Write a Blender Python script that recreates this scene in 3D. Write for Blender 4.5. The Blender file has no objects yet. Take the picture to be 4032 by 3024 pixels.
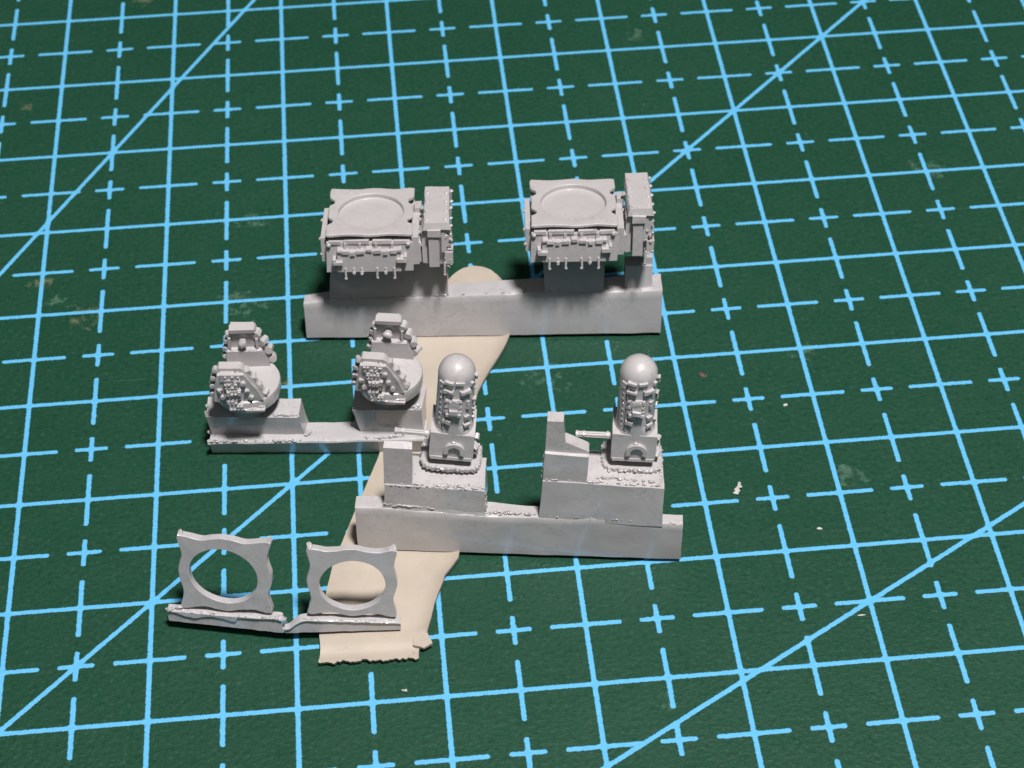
import bpy, bmesh, math, random
from mathutils import Vector, Matrix, noise

# ------------------------------------------------------------------ scene, camera, light
S = bpy.context.scene
S.unit_settings.system = 'METRIC'
S.unit_settings.scale_length = 0.01            # 1 unit = 1 cm
C = S.collection

cam = bpy.data.cameras.new('camera')
cam.sensor_width = 36.0
cam.lens = 7731.9 * 36.0 / 4032.0
cam.clip_start = 0.1
cam.clip_end = 500
co = bpy.data.objects.new('camera', cam)
C.objects.link(co)
_R = Matrix(((0.99543483, 0.07518461, -0.05879429),
             (-0.09496577, 0.71864727, -0.68885964),
             (-0.00953929, 0.69129833, 0.72250649)))
_M = _R.to_4x4()
_M.translation = Vector((1.8178392, -14.62534735, 10.98354776))
co.matrix_world = _M
cam.dof.use_dof = True
cam.dof.focus_distance = 13.6
cam.dof.aperture_fstop = 1.15
S.camera = co

W = bpy.data.worlds.new('World')
S.world = W
W.use_nodes = True
W.node_tree.nodes['Background'].inputs[0].default_value = (0.93, 0.97, 1.0, 1)
W.node_tree.nodes['Background'].inputs[1].default_value = 0.035


def lamp(name, loc, target, size, energy, col):
    l = bpy.data.lights.new(name, 'AREA')
    l.shape = 'DISK'
    l.size = size
    l.energy = energy
    l.color = col
    o = bpy.data.objects.new(name, l)
    C.objects.link(o)
    o.location = loc
    o.rotation_euler = (Vector(target) - Vector(loc)).to_track_quat('-Z', 'Y').to_euler()
    return o


# one desk lamp over the table, a little to the right and on the viewer's side
lamp('desk_lamp_light', (10.5, -20.0, 58.5), (2.5, -4.5, 0.0), 7.4, 66500, (1.0, 0.965, 0.945))
# added soft fill from behind the viewer, brightens the upright front faces
lamp('front_fill_light', (-3.0, -34.0, 42.0), (2.5, -4.5, 0.0), 22.0, 1700, (1.0, 0.98, 0.965))

S.view_settings.view_transform = 'Standard'
S.view_settings.look = 'None'
S.view_settings.exposure = 0.0
S.view_settings.gamma = 1.0


# ------------------------------------------------------------------ materials
class NT:
    def __init__(s, name):
        s.m = bpy.data.materials.new(name)
        s.m.use_nodes = True
        s.t = s.m.node_tree
        s.b = s.t.nodes['Principled BSDF']
        s.o = s.t.nodes['Material Output']

    def n(s, typ, **kw):
        x = s.t.nodes.new(typ)
        for k, v in kw.items():
            setattr(x, k, v)
        return x

    def l(s, a, b):
        s.t.links.new(a, b)

    def inp(s, node, i, v):
        if hasattr(v, 'is_output') or isinstance(v, bpy.types.NodeSocket):
            s.l(v, node.inputs[i])
        else:
            node.inputs[i].default_value = v

    def math(s, op, a, b=0.0, c=0.0, clamp=False):
        x = s.n('ShaderNodeMath', operation=op, use_clamp=clamp)
        s.inp(x, 0, a)
        s.inp(x, 1, b)
        s.inp(x, 2, c)
        return x.outputs[0]

    def noise(s, vec, scale, detail=2.0, rough=0.5, out='Fac'):
        x = s.n('ShaderNodeTexNoise')
        s.inp(x, 'Vector', vec)
        x.inputs['Scale'].default_value = scale
        x.inputs['Detail'].default_value = detail
        x.inputs['Roughness'].default_value = rough
        return x.outputs[out]

    def ramp(s, f, a, b, lo=0.0, hi=1.0):
        x = s.n('ShaderNodeMapRange')
        s.inp(x, 'Value', f)
        s.inp(x, 'From Min', a)
        s.inp(x, 'From Max', b)
        s.inp(x, 'To Min', lo)
        s.inp(x, 'To Max', hi)
        return x.outputs[0]

    def mix(s, f, a, b):
        x = s.n('ShaderNodeMix', data_type='RGBA')
        s.inp(x, 0, f)
        for i, v in ((6, a), (7, b)):
            if isinstance(v, tuple):
                v = v if len(v) == 4 else v + (1,)
            s.inp(x, i, v)
        return x.outputs[2]

    def bump(s, h, strength, dist, normal=None):
        x = s.n('ShaderNodeBump')
        x.inputs['Strength'].default_value = strength
        x.inputs['Distance'].default_value = dist
        s.l(h, x.inputs['Height'])
        if normal is not None:
            s.l(normal, x.inputs['Normal'])
        return x.outputs[0]


def resin_material(name, col, col2):
    k = NT(name)
    p = k.n('ShaderNodeNewGeometry').outputs['Position']
    big = k.noise(p, 2.2, 3.0, 0.55)
    mid = k.noise(p, 14.0, 4.0, 0.6)
    fine = k.noise(p, 70.0, 2.0, 0.5)
    c = k.mix(k.ramp(big, 0.35, 0.65), col, col2)
    blot = k.ramp(k.noise(p, 5.5, 5.0, 0.65), 0.52, 0.72, 0.0, 0.13)
    c = k.mix(blot, c, (0.26, 0.25, 0.25))
    # faint wandering stain lines left by the mould release
    w = k.math('ABSOLUTE', k.math('SUBTRACT', k.noise(p, 7.0, 5.0, 0.7), 0.5))
    vein = k.math('MULTIPLY', k.ramp(w, 0.0, 0.018, 1.0, 0.0), k.ramp(big, 0.42, 0.58))
    c = k.mix(k.math('MULTIPLY', vein, 0.38), c, (0.16, 0.15, 0.15))
    pit = k.ramp(k.noise(p, 26.0, 1.0, 0.4), 0.76, 0.80)
    c = k.mix(k.math('MULTIPLY', pit, 0.5), c, (0.14, 0.135, 0.13))
    k.l(c, k.b.inputs['Base Color'])
    k.l(k.ramp(mid, 0.3, 0.7, 0.30, 0.45), k.b.inputs['Roughness'])
    k.b.inputs['Coat Weight'].default_value = 0.65
    k.b.inputs['Coat Roughness'].default_value = 0.06
    k.b.inputs['Specular IOR Level'].default_value = 0.5
    h = k.math('ADD', k.math('MULTIPLY', mid, 0.7), k.math('MULTIPLY', fine, 0.3))
    k.l(k.bump(h, 0.16, 0.012), k.b.inputs['Normal'])
    return k.m


RES = resin_material('grey_resin', (0.380, 0.361, 0.364), (0.418, 0.398, 0.401))
RES2 = resin_material('grey_resin_cool', (0.368, 0.354, 0.361), (0.404, 0.389, 0.396))


def tan_material():
    k = NT('tan_backing')
    p = k.n('ShaderNodeNewGeometry').outputs['Position']
    big = k.noise(p, 1.7, 4.0, 0.6)
    c = k.mix(k.ramp(big, 0.35, 0.68), (0.345, 0.297, 0.245), (0.405, 0.350, 0.292))
    spk = k.ramp(k.noise(p, 11.0, 3.0, 0.6), 0.69, 0.75)
    c = k.mix(k.math('MULTIPLY', spk, 0.45), c, (0.22, 0.17, 0.12))
    # thin scuffs
    mp = k.n('ShaderNodeMapping')
    mp.inputs['Rotation'].default_value = (0, 0, 0.5)
    mp.inputs['Scale'].default_value = (4.0, 26.0, 10.0)
    k.l(p, mp.inputs['Vector'])
    sc = k.ramp(k.noise(mp.outputs[0], 1.0, 2.0, 0.5), 0.73, 0.77)
    c = k.mix(k.math('MULTIPLY', sc, 0.4), c, (0.25, 0.19, 0.13))
    k.l(c, k.b.inputs['Base Color'])
    k.b.inputs['Roughness'].default_value = 0.55
    k.b.inputs['Specular IOR Level'].default_value = 0.3
    k.l(k.bump(k.noise(p, 24.0, 4.0, 0.6), 0.25, 0.01), k.b.inputs['Normal'])
    return k.m


TAN = tan_material()

SMUDGES = [  # x, y, radius, strength, warm (0 pale green, 1 tan)
    (0.62, -3.05, 0.20, 0.8, 0), (0.72, -2.05, 0.14, 0.6, 0), (-0.62, -3.08, 0.15, 1.0, 1),
    (-1.02, -2.62, 0.13, 0.8, 1), (-0.30, 1.28, 0.20, 0.7, 1), (-0.72, -0.42, 0.12, 0.55, 1),
    (-1.32, -0.25, 0.10, 0.6, 1), (4.30, 0.20, 0.12, 0.8, 0), (6.52, -1.95, 0.16, 0.8, 0),
    (5.02, -4.05, 0.12, 0.7, 0), (2.95, -4.1, 0.22, 0.6, 0), (5.12, -5.35, 0.12, 0.9, 0),
    (3.45, -7.20, 0.10, 0.8, 0), (0.95, -4.45, 0.14, 0.6, 0), (1.0, -3.98, 0.07, 1.0, 1),
    (-0.84, -2.86, 0.12, 0.8, 0)]
WORN = [(5.02, -4.02, 0.20, 0.05), (6.50, -1.98, 0.16, 0.06), (1.08, -4.62, 0.10, 0.35), (0.9, -4.72, 0.22, 0.05),
        (3.02, -2.55, 0.05, 0.12), (2.9, -1.75, 0.16, 0.05), (5.63, -3.55, 0.22, 0.06), (4.52, -4.1, 0.04, 0.06)]


def mat_material():
    k = NT('cutting_mat_print')
    p = k.n('ShaderNodeNewGeometry').outputs['Position']
    sep = k.n('ShaderNodeSeparateXYZ')
    k.l(p, sep.inputs[0])
    wob = k.noise(p, 22.0, 3.0, 0.6, 'Color')
    ws = k.n('ShaderNodeSeparateColor')
    k.l(wob, ws.inputs[0])
    X = k.math('ADD', sep.outputs[0], k.math('MULTIPLY', k.math('SUBTRACT', ws.outputs[0], 0.5), 0.010))
    Y = k.math('ADD', sep.outputs[1], k.math('MULTIPLY', k.math('SUBTRACT', ws.outputs[1], 0.5), 0.010))
    hw = 0.0170

    def tri(v):      # distance to nearest integer, 0..0.5
        return k.math('ABSOLUTE', k.math('SUBTRACT', v, k.math('ROUND', v)))
    ax, ay = tri(X), tri(Y)

    def dash(a_perp, a_along):
        perp = k.math('SUBTRACT', 0.5, a_perp)
        lo = k.math('MAXIMUM', k.math('SUBTRACT', a_along, 0.25 - hw), 0.0)
        sh = k.math('MAXIMUM', k.math('SUBTRACT', k.math('SUBTRACT', 0.5, a_along), 0.125 - hw), 0.0)
        al = k.math('MINIMUM', lo, sh)
        return k.math('SQRT', k.math('ADD', k.math('MULTIPLY', perp, perp), k.math('MULTIPLY', al, al)))

    def diag(ang, c):  # line y = tan(ang) x + c
        a = math.radians(ang)
        e = k.math('MULTIPLY', X, -math.sin(a))
        g = k.math('MULTIPLY', Y, math.cos(a))
        return k.math('ABSOLUTE', k.math('SUBTRACT', k.math('ADD', e, g), c * math.cos(a)))
    ds = [ax, ay, dash(ax, ay), dash(ay, ax), diag(45, -6.0), diag(60, -0.135), diag(30, -9.388)]
    d = ds[0]
    for e in ds[1:]:
        d = k.math('SMOOTH_MIN', d, e, 0.030)
    # ink edge breaks up with fine noise
    d = k.math('ADD', d, k.math('MULTIPLY', k.math('SUBTRACT', k.noise(p, 55.0, 3.0, 0.65), 0.5), 0.016))
    ink = k.ramp(d, hw - 0.003, hw + 0.003, 1.0, 0.0)
    # places where the print is scuffed away
    n1 = k.noise(p, 16.0, 4.0, 0.65)
    worn = None
    for (x, y, rx, ry) in WORN:
        ex = k.math('DIVIDE', k.math('SUBTRACT', sep.outputs[0], x), rx)
        ey = k.math('DIVIDE', k.math('SUBTRACT', sep.outputs[1], y), ry)
        r = k.math('ADD', k.math('MULTIPLY', ex, ex), k.math('MULTIPLY', ey, ey))
        g = k.ramp(r, 1.6, 0.3, 0.0, 1.0)
        worn = g if worn is None else k.math('MAXIMUM', worn, g)
    wear = k.ramp(k.math('ADD', n1, k.math('MULTIPLY', worn, 0.20)), 0.60, 0.66, 1.0, 0.0)
    wear = k.math('MAXIMUM', wear, k.ramp(n1, 0.78, 0.74))
    wear = k.math('MULTIPLY', wear, k.ramp(k.noise(p, 48.0, 2.0, 0.6), 0.74, 0.70))
    ink = k.math('MULTIPLY', ink, k.ramp(k.math('SUBTRACT', 1.0, k.math('MULTIPLY', worn, k.math('SUBTRACT', 1.0, wear))), 0.0, 1.0))
    # green vinyl
    gb = k.noise(p, 0.35, 3.0, 0.5)
    peb = k.noise(p, 27.0, 3.0, 0.62)
    green = k.mix(k.ramp(gb, 0.3, 0.7), (0.0070, 0.0430, 0.0235), (0.0098, 0.0500, 0.0285))
    green = k.mix(k.ramp(peb, 0.54, 0.68, 0.0, 0.75), green, (0.0050, 0.0290, 0.0155))
    stain = k.ramp(k.noise(p, 4.5, 5.0, 0.7), 0.70, 0.78, 0.0, 0.45)
    green = k.mix(k.ramp(peb, 0.42, 0.30, 0.0, 0.8), green, (0.0210, 0.0690, 0.0420))
    green = k.mix(stain, green, (0.006, 0.028, 0.015))
    # chalky smudges and residue with shapes of their own
    n2 = k.noise(p, 9.0, 6.0, 0.72)
    sm = sw = None
    for (x, y, r, st, warm) in SMUDGES:
        ex = k.math('DIVIDE', k.math('SUBTRACT', sep.outputs[0], x), r)
        ey = k.math('DIVIDE', k.math('SUBTRACT', sep.outputs[1], y), r)
        q = k.math('ADD', k.math('MULTIPLY', ex, ex), k.math('MULTIPLY', ey, ey))
        g = k.ramp(q, 1.5, 0.0, 0.0, st)
        if warm:
            sw = g if sw is None else k.math('MAXIMUM', sw, g)
        else:
            sm = g if sm is None else k.math('MAXIMUM', sm, g)
    f1 = k.ramp(k.math('ADD', n2, k.math('MULTIPLY', sm, 0.17)), 0.60, 0.75, 0.0, 0.36)
    f2 = k.ramp(k.math('ADD', n2, k.math('MULTIPLY', sw, 0.22)), 0.66, 0.78, 0.0, 0.36)
    f1 = k.math('MULTIPLY', f1, k.ramp(sm, 0.0, 0.15))
    f2 = k.math('MULTIPLY', f2, k.ramp(sw, 0.0, 0.15))
    spk = k.ramp(k.noise(p, 21.0, 2.0, 0.5), 0.785, 0.80, 0.0, 0.5)
    scr = None
    for ang, sx, sy, th in ((0.55, 0.28, 22.0, 0.735), (-0.9, 0.35, 26.0, 0.75), (1.35, 0.3, 30.0, 0.75)):
        mp = k.n('ShaderNodeMapping')
        mp.inputs['Rotation'].default_value = (0, 0, ang)
        mp.inputs['Scale'].default_value = (sx, sy, 1.0)
        k.l(p, mp.inputs['Vector'])
        f = k.ramp(k.noise(mp.outputs[0], 1.0, 3.0, 0.55), th, th + 0.02)
        scr = f if scr is None else k.math('MAXIMUM', scr, f)
    green = k.mix(f1, green, (0.16, 0.28, 0.20))
    green = k.mix(spk, green, (0.20, 0.34, 0.24))
    green = k.mix(k.math('MULTIPLY', scr, 0.22), green, (0.09, 0.17, 0.12))
    blue = k.mix(k.noise(p, 12.0, 3.0, 0.6), (0.074, 0.322, 0.555), (0.112, 0.392, 0.620))
    c = k.mix(ink, green, blue)
    c = k.mix(f2, c, (0.22, 0.22, 0.14))
    k.l(c, k.b.inputs['Base Color'])
    k.l(k.ramp(k.noise(p, 5.0, 4.0, 0.6), 0.3, 0.7, 0.40, 0.55), k.b.inputs['Roughness'])
    k.b.inputs['Specular IOR Level'].default_value = 0.25
    h = k.math('SUBTRACT', k.math('ADD', k.math('MULTIPLY', peb, 1.0), k.math('MULTIPLY', ink, 0.25)), k.math('MULTIPLY', scr, 0.5))
    k.l(k.bump(h, 0.5, 0.016), k.b.inputs['Normal'])
    return k.m


MAT = mat_material()


def crumb_material(name, col):
    k = NT(name)
    p = k.n('ShaderNodeNewGeometry').outputs['Position']
    k.l(k.mix(k.noise(p, 40.0, 2.0), tuple(0.75 * v for v in col), col), k.b.inputs['Base Color'])
    k.b.inputs['Roughness'].default_value = 0.6
    return k.m


CRUMB = crumb_material('pale_crumb', (0.46, 0.47, 0.42))
RUST = crumb_material('brown_crumb', (0.10, 0.05, 0.035))


# ------------------------------------------------------------------ mesh helpers
def add_hexa(bm, P):
    """8 corners: bottom fl fr br bl, top fl fr br bl"""
    v = [bm.verts.new(p) for p in P]
    for f in ((3, 2, 1, 0), (4, 5, 6, 7), (0, 1, 5, 4), (1, 2, 6, 5), (2, 3, 7, 6), (3, 0, 4, 7)):
        bm.faces.new([v[i] for i in f])
    return v


def add_box(bm, u0, u1, v0, v1, z0, z1):
    return add_hexa(bm, [(u0, v0, z0), (u1, v0, z0), (u1, v1, z0), (u0, v1, z0),
                         (u0, v0, z1), (u1, v0, z1), (u1, v1, z1), (u0, v1, z1)])


def add_prism(bm, pts, v0, v1, axis='v', holes=None):
    """outline pts in (u,z) extruded along v (axis 'v') or in (u,v) extruded along z (axis 'z')"""
    def P(a, b, t):
        return (a, t, b) if axis == 'v' else (a, b, t)
    A = [bm.verts.new(P(a, b, v0)) for a, b in pts]
    B = [bm.verts.new(P(a, b, v1)) for a, b in pts]
    n = len(pts)
    for i in range(n):
        j = (i + 1) % n
        bm.faces.new((A[i], A[j], B[j], B[i]))
    if holes is None:
        bm.faces.new(A[::-1])
        bm.faces.new(B)
    else:  # one hole ring with the same number of points, in the same angular order
        hA = [bm.verts.new(P(a, b, v0)) for a, b in holes]
        hB = [bm.verts.new(P(a, b, v1)) for a, b in holes]
        for i in range(n):
            j = (i + 1) % n
            bm.faces.new((hA[j], hA[i], hB[i], hB[j]))
            bm.faces.new((A[j], A[i], hA[i], hA[j]))
            bm.faces.new((B[i], B[j], hB[j], hB[i]))


def add_loft(bm, secs):
    """list of rings of 3-D points, ends capped"""
    R = [[bm.verts.new(p) for p in s] for s in secs]
    n = len(R[0])
    for a, b in zip(R, R[1:]):
        for i in range(n):
            j = (i + 1) % n
            bm.faces.new((a[i], a[j], b[j], b[i]))
    bm.faces.new(R[0][::-1])
    bm.faces.new(R[-1])


def add_lathe(bm, prof, seg=40, cx=0.0, cy=0.0, sx=1.0):
    R = []
    for r, z in prof:
        if r < 1e-6:
            R.append([bm.verts.new((cx, cy, z))])
        else:
            R.append([bm.verts.new((cx + sx * r * math.cos(2 * math.pi * i / seg), cy + r * math.sin(2 * math.pi * i / seg), z)) for i in range(seg)])
    for a, b in zip(R, R[1:]):
        for i in range(seg):
            j = (i + 1) % seg
            if len(a) == 1 and len(b) == 1:
                continue
            if len(a) == 1:
                bm.faces.new((a[0], b[j], b[i]))
            elif len(b) == 1:
                bm.faces.new((a[i], a[j], b[0]))
            else:
                bm.faces.new((a[i], a[j], b[j], b[i]))
    if len(R[0]) > 1:
        bm.faces.new(R[0][::-1])
    if len(R[-1]) > 1:
        bm.faces.new(R[-1])


def add_tube(bm, p0, p1, r0, r1=None, seg=12):
    r1 = r0 if r1 is None else r1
    p0, p1 = Vector(p0), Vector(p1)
    q = (p1 - p0).to_track_quat('Z', 'Y')
    ring = [q @ Vector((math.cos(2 * math.pi * i / seg), math.sin(2 * math.pi * i / seg), 0)) for i in range(seg)]
    A = [bm.verts.new(p0 + r0 * d) for d in ring]
    B = [bm.verts.new(p1 + r1 * d) for d in ring]
    for i in range(seg):
        j = (i + 1) % seg
        bm.faces.new((A[i], A[j], B[j], B[i]))
    bm.faces.new(A[::-1])
    bm.faces.new(B)


def add_blob(bm, p, r, rng, sub=2, squash=(1, 1, 1), rough=0.18):
    res = bmesh.ops.create_icosphere(bm, subdivisions=sub, radius=r)
    off = Vector((rng.random() * 50, rng.random() * 50, rng.random() * 50))
    for v in res['verts']:
        n = noise.noise(v.co / r * 0.9 + off)
        v.co *= 1 + rough * 2 * n
        v.co = Vector((v.co.x * squash[0], v.co.y * squash[1], v.co.z * squash[2])) + Vector(p)


def jitter(bm, amp, freq, seed=0.0):
    o = Vector((seed * 7.3, seed * 3.1, seed * 5.7))
    for v in bm.verts:
        v.co += amp * noise.noise_vector(v.co * freq + o)


def bevel(bm, w, seg=2, ang=25):
    es = [e for e in bm.edges if len(e.link_faces) == 2 and e.calc_face_angle(0) > math.radians(ang)]
    bmesh.ops.bevel(bm, geom=es, offset=w, segments=seg, profile=0.6, affect='EDGES', clamp_overlap=True)


def densify(bm, L):
    for _ in range(6):
        es = [e for e in bm.edges if e.calc_length() > L]
        if not es:
            break
        bmesh.ops.subdivide_edges(bm, edges=es, cuts=1, use_grid_fill=True)
        bmesh.ops.triangulate(bm, faces=[f for f in bm.faces if len(f.verts) > 4])


def obj(name, bm, mat, parent=None, smooth=38):
    bmesh.ops.recalc_face_normals(bm, faces=bm.faces)
    me = bpy.data.meshes.new(name)
    bm.to_mesh(me)
    bm.free()
    for p in me.polygons:
        p.use_smooth = True
    me.set_sharp_from_angle(angle=math.radians(smooth))
    me.materials.append(mat)
    o = bpy.data.objects.new(name, me)
    C.objects.link(o)
    o.parent = parent
    return o


def inst(name, me, parent, loc, rot=(0, 0, 0), scale=(1, 1, 1)):
    o = bpy.data.objects.new(name, me)
    C.objects.link(o)
    o.parent = parent
    o.location = loc
    o.rotation_euler = rot
    o.scale = scale
    return o


def thing(name, label, cat, origin, yaw, lean, group=None):
    o = bpy.data.objects.new(name, None)
    C.objects.link(o)
    o.empty_display_size = 0.2
    o['label'] = label
    o['category'] = cat
    if group:
        o['group'] = group
    m = Matrix.Rotation(math.radians(yaw), 4, 'Z') @ Matrix.Rotation(math.radians(-lean), 4, 'X')
    m.translation = Vector(origin)
    o.matrix_world = m
    return o


def lerp(tab, u):
    if u <= tab[0][0]:
        return tab[0][1]
    for (a, x), (b, y) in zip(tab, tab[1:]):
        if u <= b:
            t = (u - a) / (b - a)
            return x + (y - x) * t
    return tab[-1][1]


def runner(name, parent, mat, L, top, back, lean, n=70, drop=0.0, under=0.0, seed=1, amp=0.004, u0=0.0, flare=0.03):
    """the cast strip: front face at v=0, uneven top, base lying flat on the ground"""
    bm = bmesh.new()
    tl = math.tan(math.radians(lean))
    secs = []
    for i in range(n + 1):
        u = u0 + (L - u0) * i / n
        h, d = lerp(top, u), lerp(back, u)
        h += 0.006 * noise.noise(Vector((u * 5, seed, 0))) + 0.003 * noise.noise(Vector((u * 22, seed, 3)))
        e = 0.006 * noise.noise(Vector((u * 9, seed, 9)))
        e2 = 0.004 * noise.noise(Vector((u * 30, seed, 5)))
        b0 = under * tl
        pts = [(under + .022, b0 + .022 * tl), (under + .002, b0 + .008)]
        for k in range(1, 7):
            t = k / 7
            pts.append((under * (1 - t), b0 + .008 + (h - b0 - 0.020) * t))
        pts += [(0.0 + e2 * .5, h - 0.016), (0.006 + e2, h - 0.004), (0.018, h + e2)]
        for k in range(1, 4):
            pts.append((0.018 + (d - 0.03) * k / 4, h + e * 0.4))
        pts += [(d - 0.008, h), (d, h - 0.012)]
        db = d + flare
        pts += [(d + flare * 0.5, h * 0.5), (db, db * tl), (db * .5 + under * .5, (db * .5 + under * .5) * tl)]
        secs.append([(u, v, z) for v, z in pts])
    add_loft(bm, secs)
    jitter(bm, amp, 6.0, seed)
    # keep the base plane flat
    for v in bm.verts:
        if v.co.z < v.co.y * tl + 0.004:
            v.co.z = v.co.y * tl
    return obj(name, bm, mat, parent)


def flash_line(bm, pts, r, n, rng, spread=0.01):
    """beads of casting flash along a polyline"""
    seg = [(Vector(a), Vector(b)) for a, b in zip(pts, pts[1:])]
    tot = sum((b - a).length for a, b in seg)
    for i in range(n):
        t = rng.random() * tot
        for a, b in seg:
            l = (b - a).length
            if t <= l:
                p = a + (b - a) * (t / l)
                break
            t -= l
        p = p + Vector((rng.uniform(-1, 1), rng.uniform(-1, 1), rng.uniform(-.3, .5))) * spread
        d = (b - a).normalized()
        ex = rng.uniform(.9, 3.0) if r < .010 else rng.uniform(.9, 1.7)
        sq = tuple(rng.uniform(.55, .9) + (ex - .7) * abs(c) for c in d)
        add_blob(bm, p, r * rng.uniform(0.4, 1.1), rng, 2, sq, 0.42)


# ------------------------------------------------------------------ the cutting mat (the surface)
bm = bmesh.new()
add_box(bm, -9, 17, -14, 9, -0.3, 0.0)
mat_o = obj('cutting_mat', bm, MAT)
mat_o['kind'] = 'structure'
mat_o['label'] = 'dark green cutting mat with light blue centimetre grid'

# ------------------------------------------------------------------ tan backing strip under everything
T0, TH = 0.004, 0.031
LEFT = [(-2.815, 2.50), (-2.83, 2.44), (-2.88, 2.37), (-2.95, 2.31), (-3.05, 2.22), (-3.25, 2.07), (-3.55, 1.93), (-4.2, 1.80), (-4.83, 1.646), (-5.214, 1.497),
        (-5.653, 1.333), (-5.801, 1.278), (-6.042, 1.225), (-6.30, 1.178), (-6.442, 1.163), (-6.555, 1.168), (-6.62, 1.160), (-6.665, 1.150)]
RIGHT = [(-2.815, 2.53), (-2.83, 2.59), (-2.87, 2.655), (-2.94, 2.705), (-3.016, 2.746), (-3.2, 2.79), (-3.35, 2.81), (-3.50, 2.80), (-3.627, 2.754), (-3.759, 2.705), (-3.997, 2.576),
         (-4.236, 2.445), (-4.6, 2.35), (-5.2, 2.27), (-5.6, 2.235), (-5.869, 2.165), (-6.006, 2.065), (-6.245, 1.977), (-6.42, 1.93), (-6.518, 1.899),
         (-6.565, 1.905), (-6.585, 1.895), (-6.61, 1.84), (-6.64, 1.835), (-6.70, 1.83)]


def lerp_desc(tab, y):
    return lerp([(-a, b) for a, b in tab], -y)


bm = bmesh.new()
ys = []
y = -2.815
while y > -6.60:
    ys.append(y)
    y -= 0.02 if (y > -3.1 or y < -6.3) else 0.05
ys += [-6.60, -6.615, -6.63, -6.645, -6.66, -6.675]
NC = 110
top, bot = [], []
for r, y in enumerate(ys):
    xl, xr = lerp_desc(LEFT, y), lerp_desc(RIGHT, y)
    rough = 0.004 * noise.noise(Vector((y * 30, 1, 0)))
    rowt, rowb = [], []
    for c in range(NC + 1):
        t = c / NC
        x = xl + rough + (xr - xl + 0.004 * noise.noise(Vector((y * 40, 7, 0)))) * t
        # near end: a pressed fold that slopes down, then a torn lip that curls up a little
        yf = -6.545 - 0.022 * t + 0.004 * noise.noise(Vector((x * 8, 2, 2)))
        s = yf - y
        f = 0.0
        if s > 0:
            f = -0.022 * min(1, s / 0.05)
            if s > 0.075:
                f += 0.016 * min(1, (s - 0.075) / 0.05)
        lift = 0.030 * max(0.0, min(1.0, (-5.9 - y) / 0.6))
        lift += .028 * max(0.0, (t - .86) / .14) ** 2 * (1 if -6.5 < y < -3.4 else 0)
        z = TH + lift + f + 0.0015 * noise.noise(Vector((x * 3, y * 3, 0)))
        # straight crease near the far part
        cr = (y + 3.67) + 0.11 * (x - 2.1)
        z += 0.005 * math.exp(-(cr / 0.018) ** 2)
        yy = y
        if r == len(ys) - 1:       # torn edge
            yy = y - 0.030 * t * (1 if t < 0.9 else 0.9) + 0.020 * noise.noise(Vector((x * 14, 3, 1))) + 0.013 * noise.noise(Vector((x * 45, 3, 4)))
        elif r == len(ys) - 2:
            yy = y - 0.018 * t
        elif r == len(ys) - 3:
            yy = y - 0.009 * t
        rowt.append(bm.verts.new((x, yy, z)))
        rowb.append(bm.verts.new((x, yy + (0.006 if r == len(ys) - 1 else 0), max(0.003, z - 0.027))))
    top.append(rowt)
    bot.append(rowb)
for a, b, e, f in zip(top, top[1:], bot, bot[1:]):
    for c in range(NC):
        bm.faces.new((a[c], b[c], b[c + 1], a[c + 1]))
        bm.faces.new((e[c], e[c + 1], f[c + 1], f[c]))
    bm.faces.new((a[0], e[0], f[0], b[0]))
    bm.faces.new((a[NC], b[NC], f[NC], e[NC]))
for rowt, rowb in ((top[0], bot[0]), (top[-1], bot[-1])):
    for c in range(NC):
        bm.faces.new((rowt[c], rowt[c + 1], rowb[c + 1], rowb[c]))
strip = obj('backing_strip', bm, TAN, None, 45)
strip['label'] = 'tan tongue-shaped strip with a torn near end lying under the grey castings'
strip['category'] = 'strip'
# loose torn corner tab at the near right end
bm = bmesh.new()
rng = random.Random(5)
prof = [(1.80, -6.55), (1.90, -6.50), (1.925, -6.575), (1.93, -6.60), (1.90, -6.62), (1.87, -6.635), (1.85, -6.625), (1.83, -6.615), (1.80, -6.605)]
add_prism(bm, prof, 0.045, 0.068, 'z')
densify(bm, 0.03)
jitter(bm, 0.006, 18, 3)
obj('torn_tab', bm, TAN, strip, 45)

GROUP = 'grey resin castings on the mat'
# ================================================================== casting 1: two square directors
sp1 = thing('resin_casting', 'long grey resin casting with two boxes that have round dished tops, farthest from viewer', 'resin casting',
            (1.143, -3.526, 0.035), -4.833, 8.5, GROUP)
TOP1 = [(0.0, .335), (.208, .370), (1.121, .391), (1.50, .400), (1.871, .411), (2.347, .403), (2.80, .421)]
BACK1 = [(0.0, .125), (.2, .14), (1.13, .175), (1.6, .20), (2.8, .235)]
runner('runner_bar', sp1, RES2, 2.797, TOP1, BACK1, 8.5, seed=1.7)
rng = random.Random(11)
# plinth under the first box (wide, also carries the side pod) and under the second
bm = bmesh.new()
add_hexa(bm, [(.205, .012, .36), (1.128, .012, .385), (1.128, .13, .385), (.205, .12, .36),
              (.240, .060, .80), (1.133, .05, .80), (1.133, .22, .80), (.240, .22, .80)])
bevel(bm, .008)
densify(bm, .06)
jitter(bm, .005, 7, 2)
obj('plinth', bm, RES2, sp1)
bm = bmesh.new()
add_hexa(bm, [(1.880, .008, .39), (2.340, .008, .385), (2.340, .19, .385), (1.880, .18, .39),
              (1.862, .060, .86), (2.345, .06, .86), (2.345, .27, .86), (1.862, .27, .86)])
bevel(bm, .007)
densify(bm, .06)
jitter(bm, .004, 7, 3)
obj('plinth', bm, RES2, sp1)
bm = bmesh.new()
add_hexa(bm, [(2.508, .055, .40), (2.722, .055, .40), (2.722, .20, .40), (2.508, .20, .40),
              (2.505, .075, .600), (2.716, .075, .590), (2.716, .20, .60), (2.505, .20, .61)])
bevel(bm, .012)
densify(bm, .05)
jitter(bm, .005, 10, 4)
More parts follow.
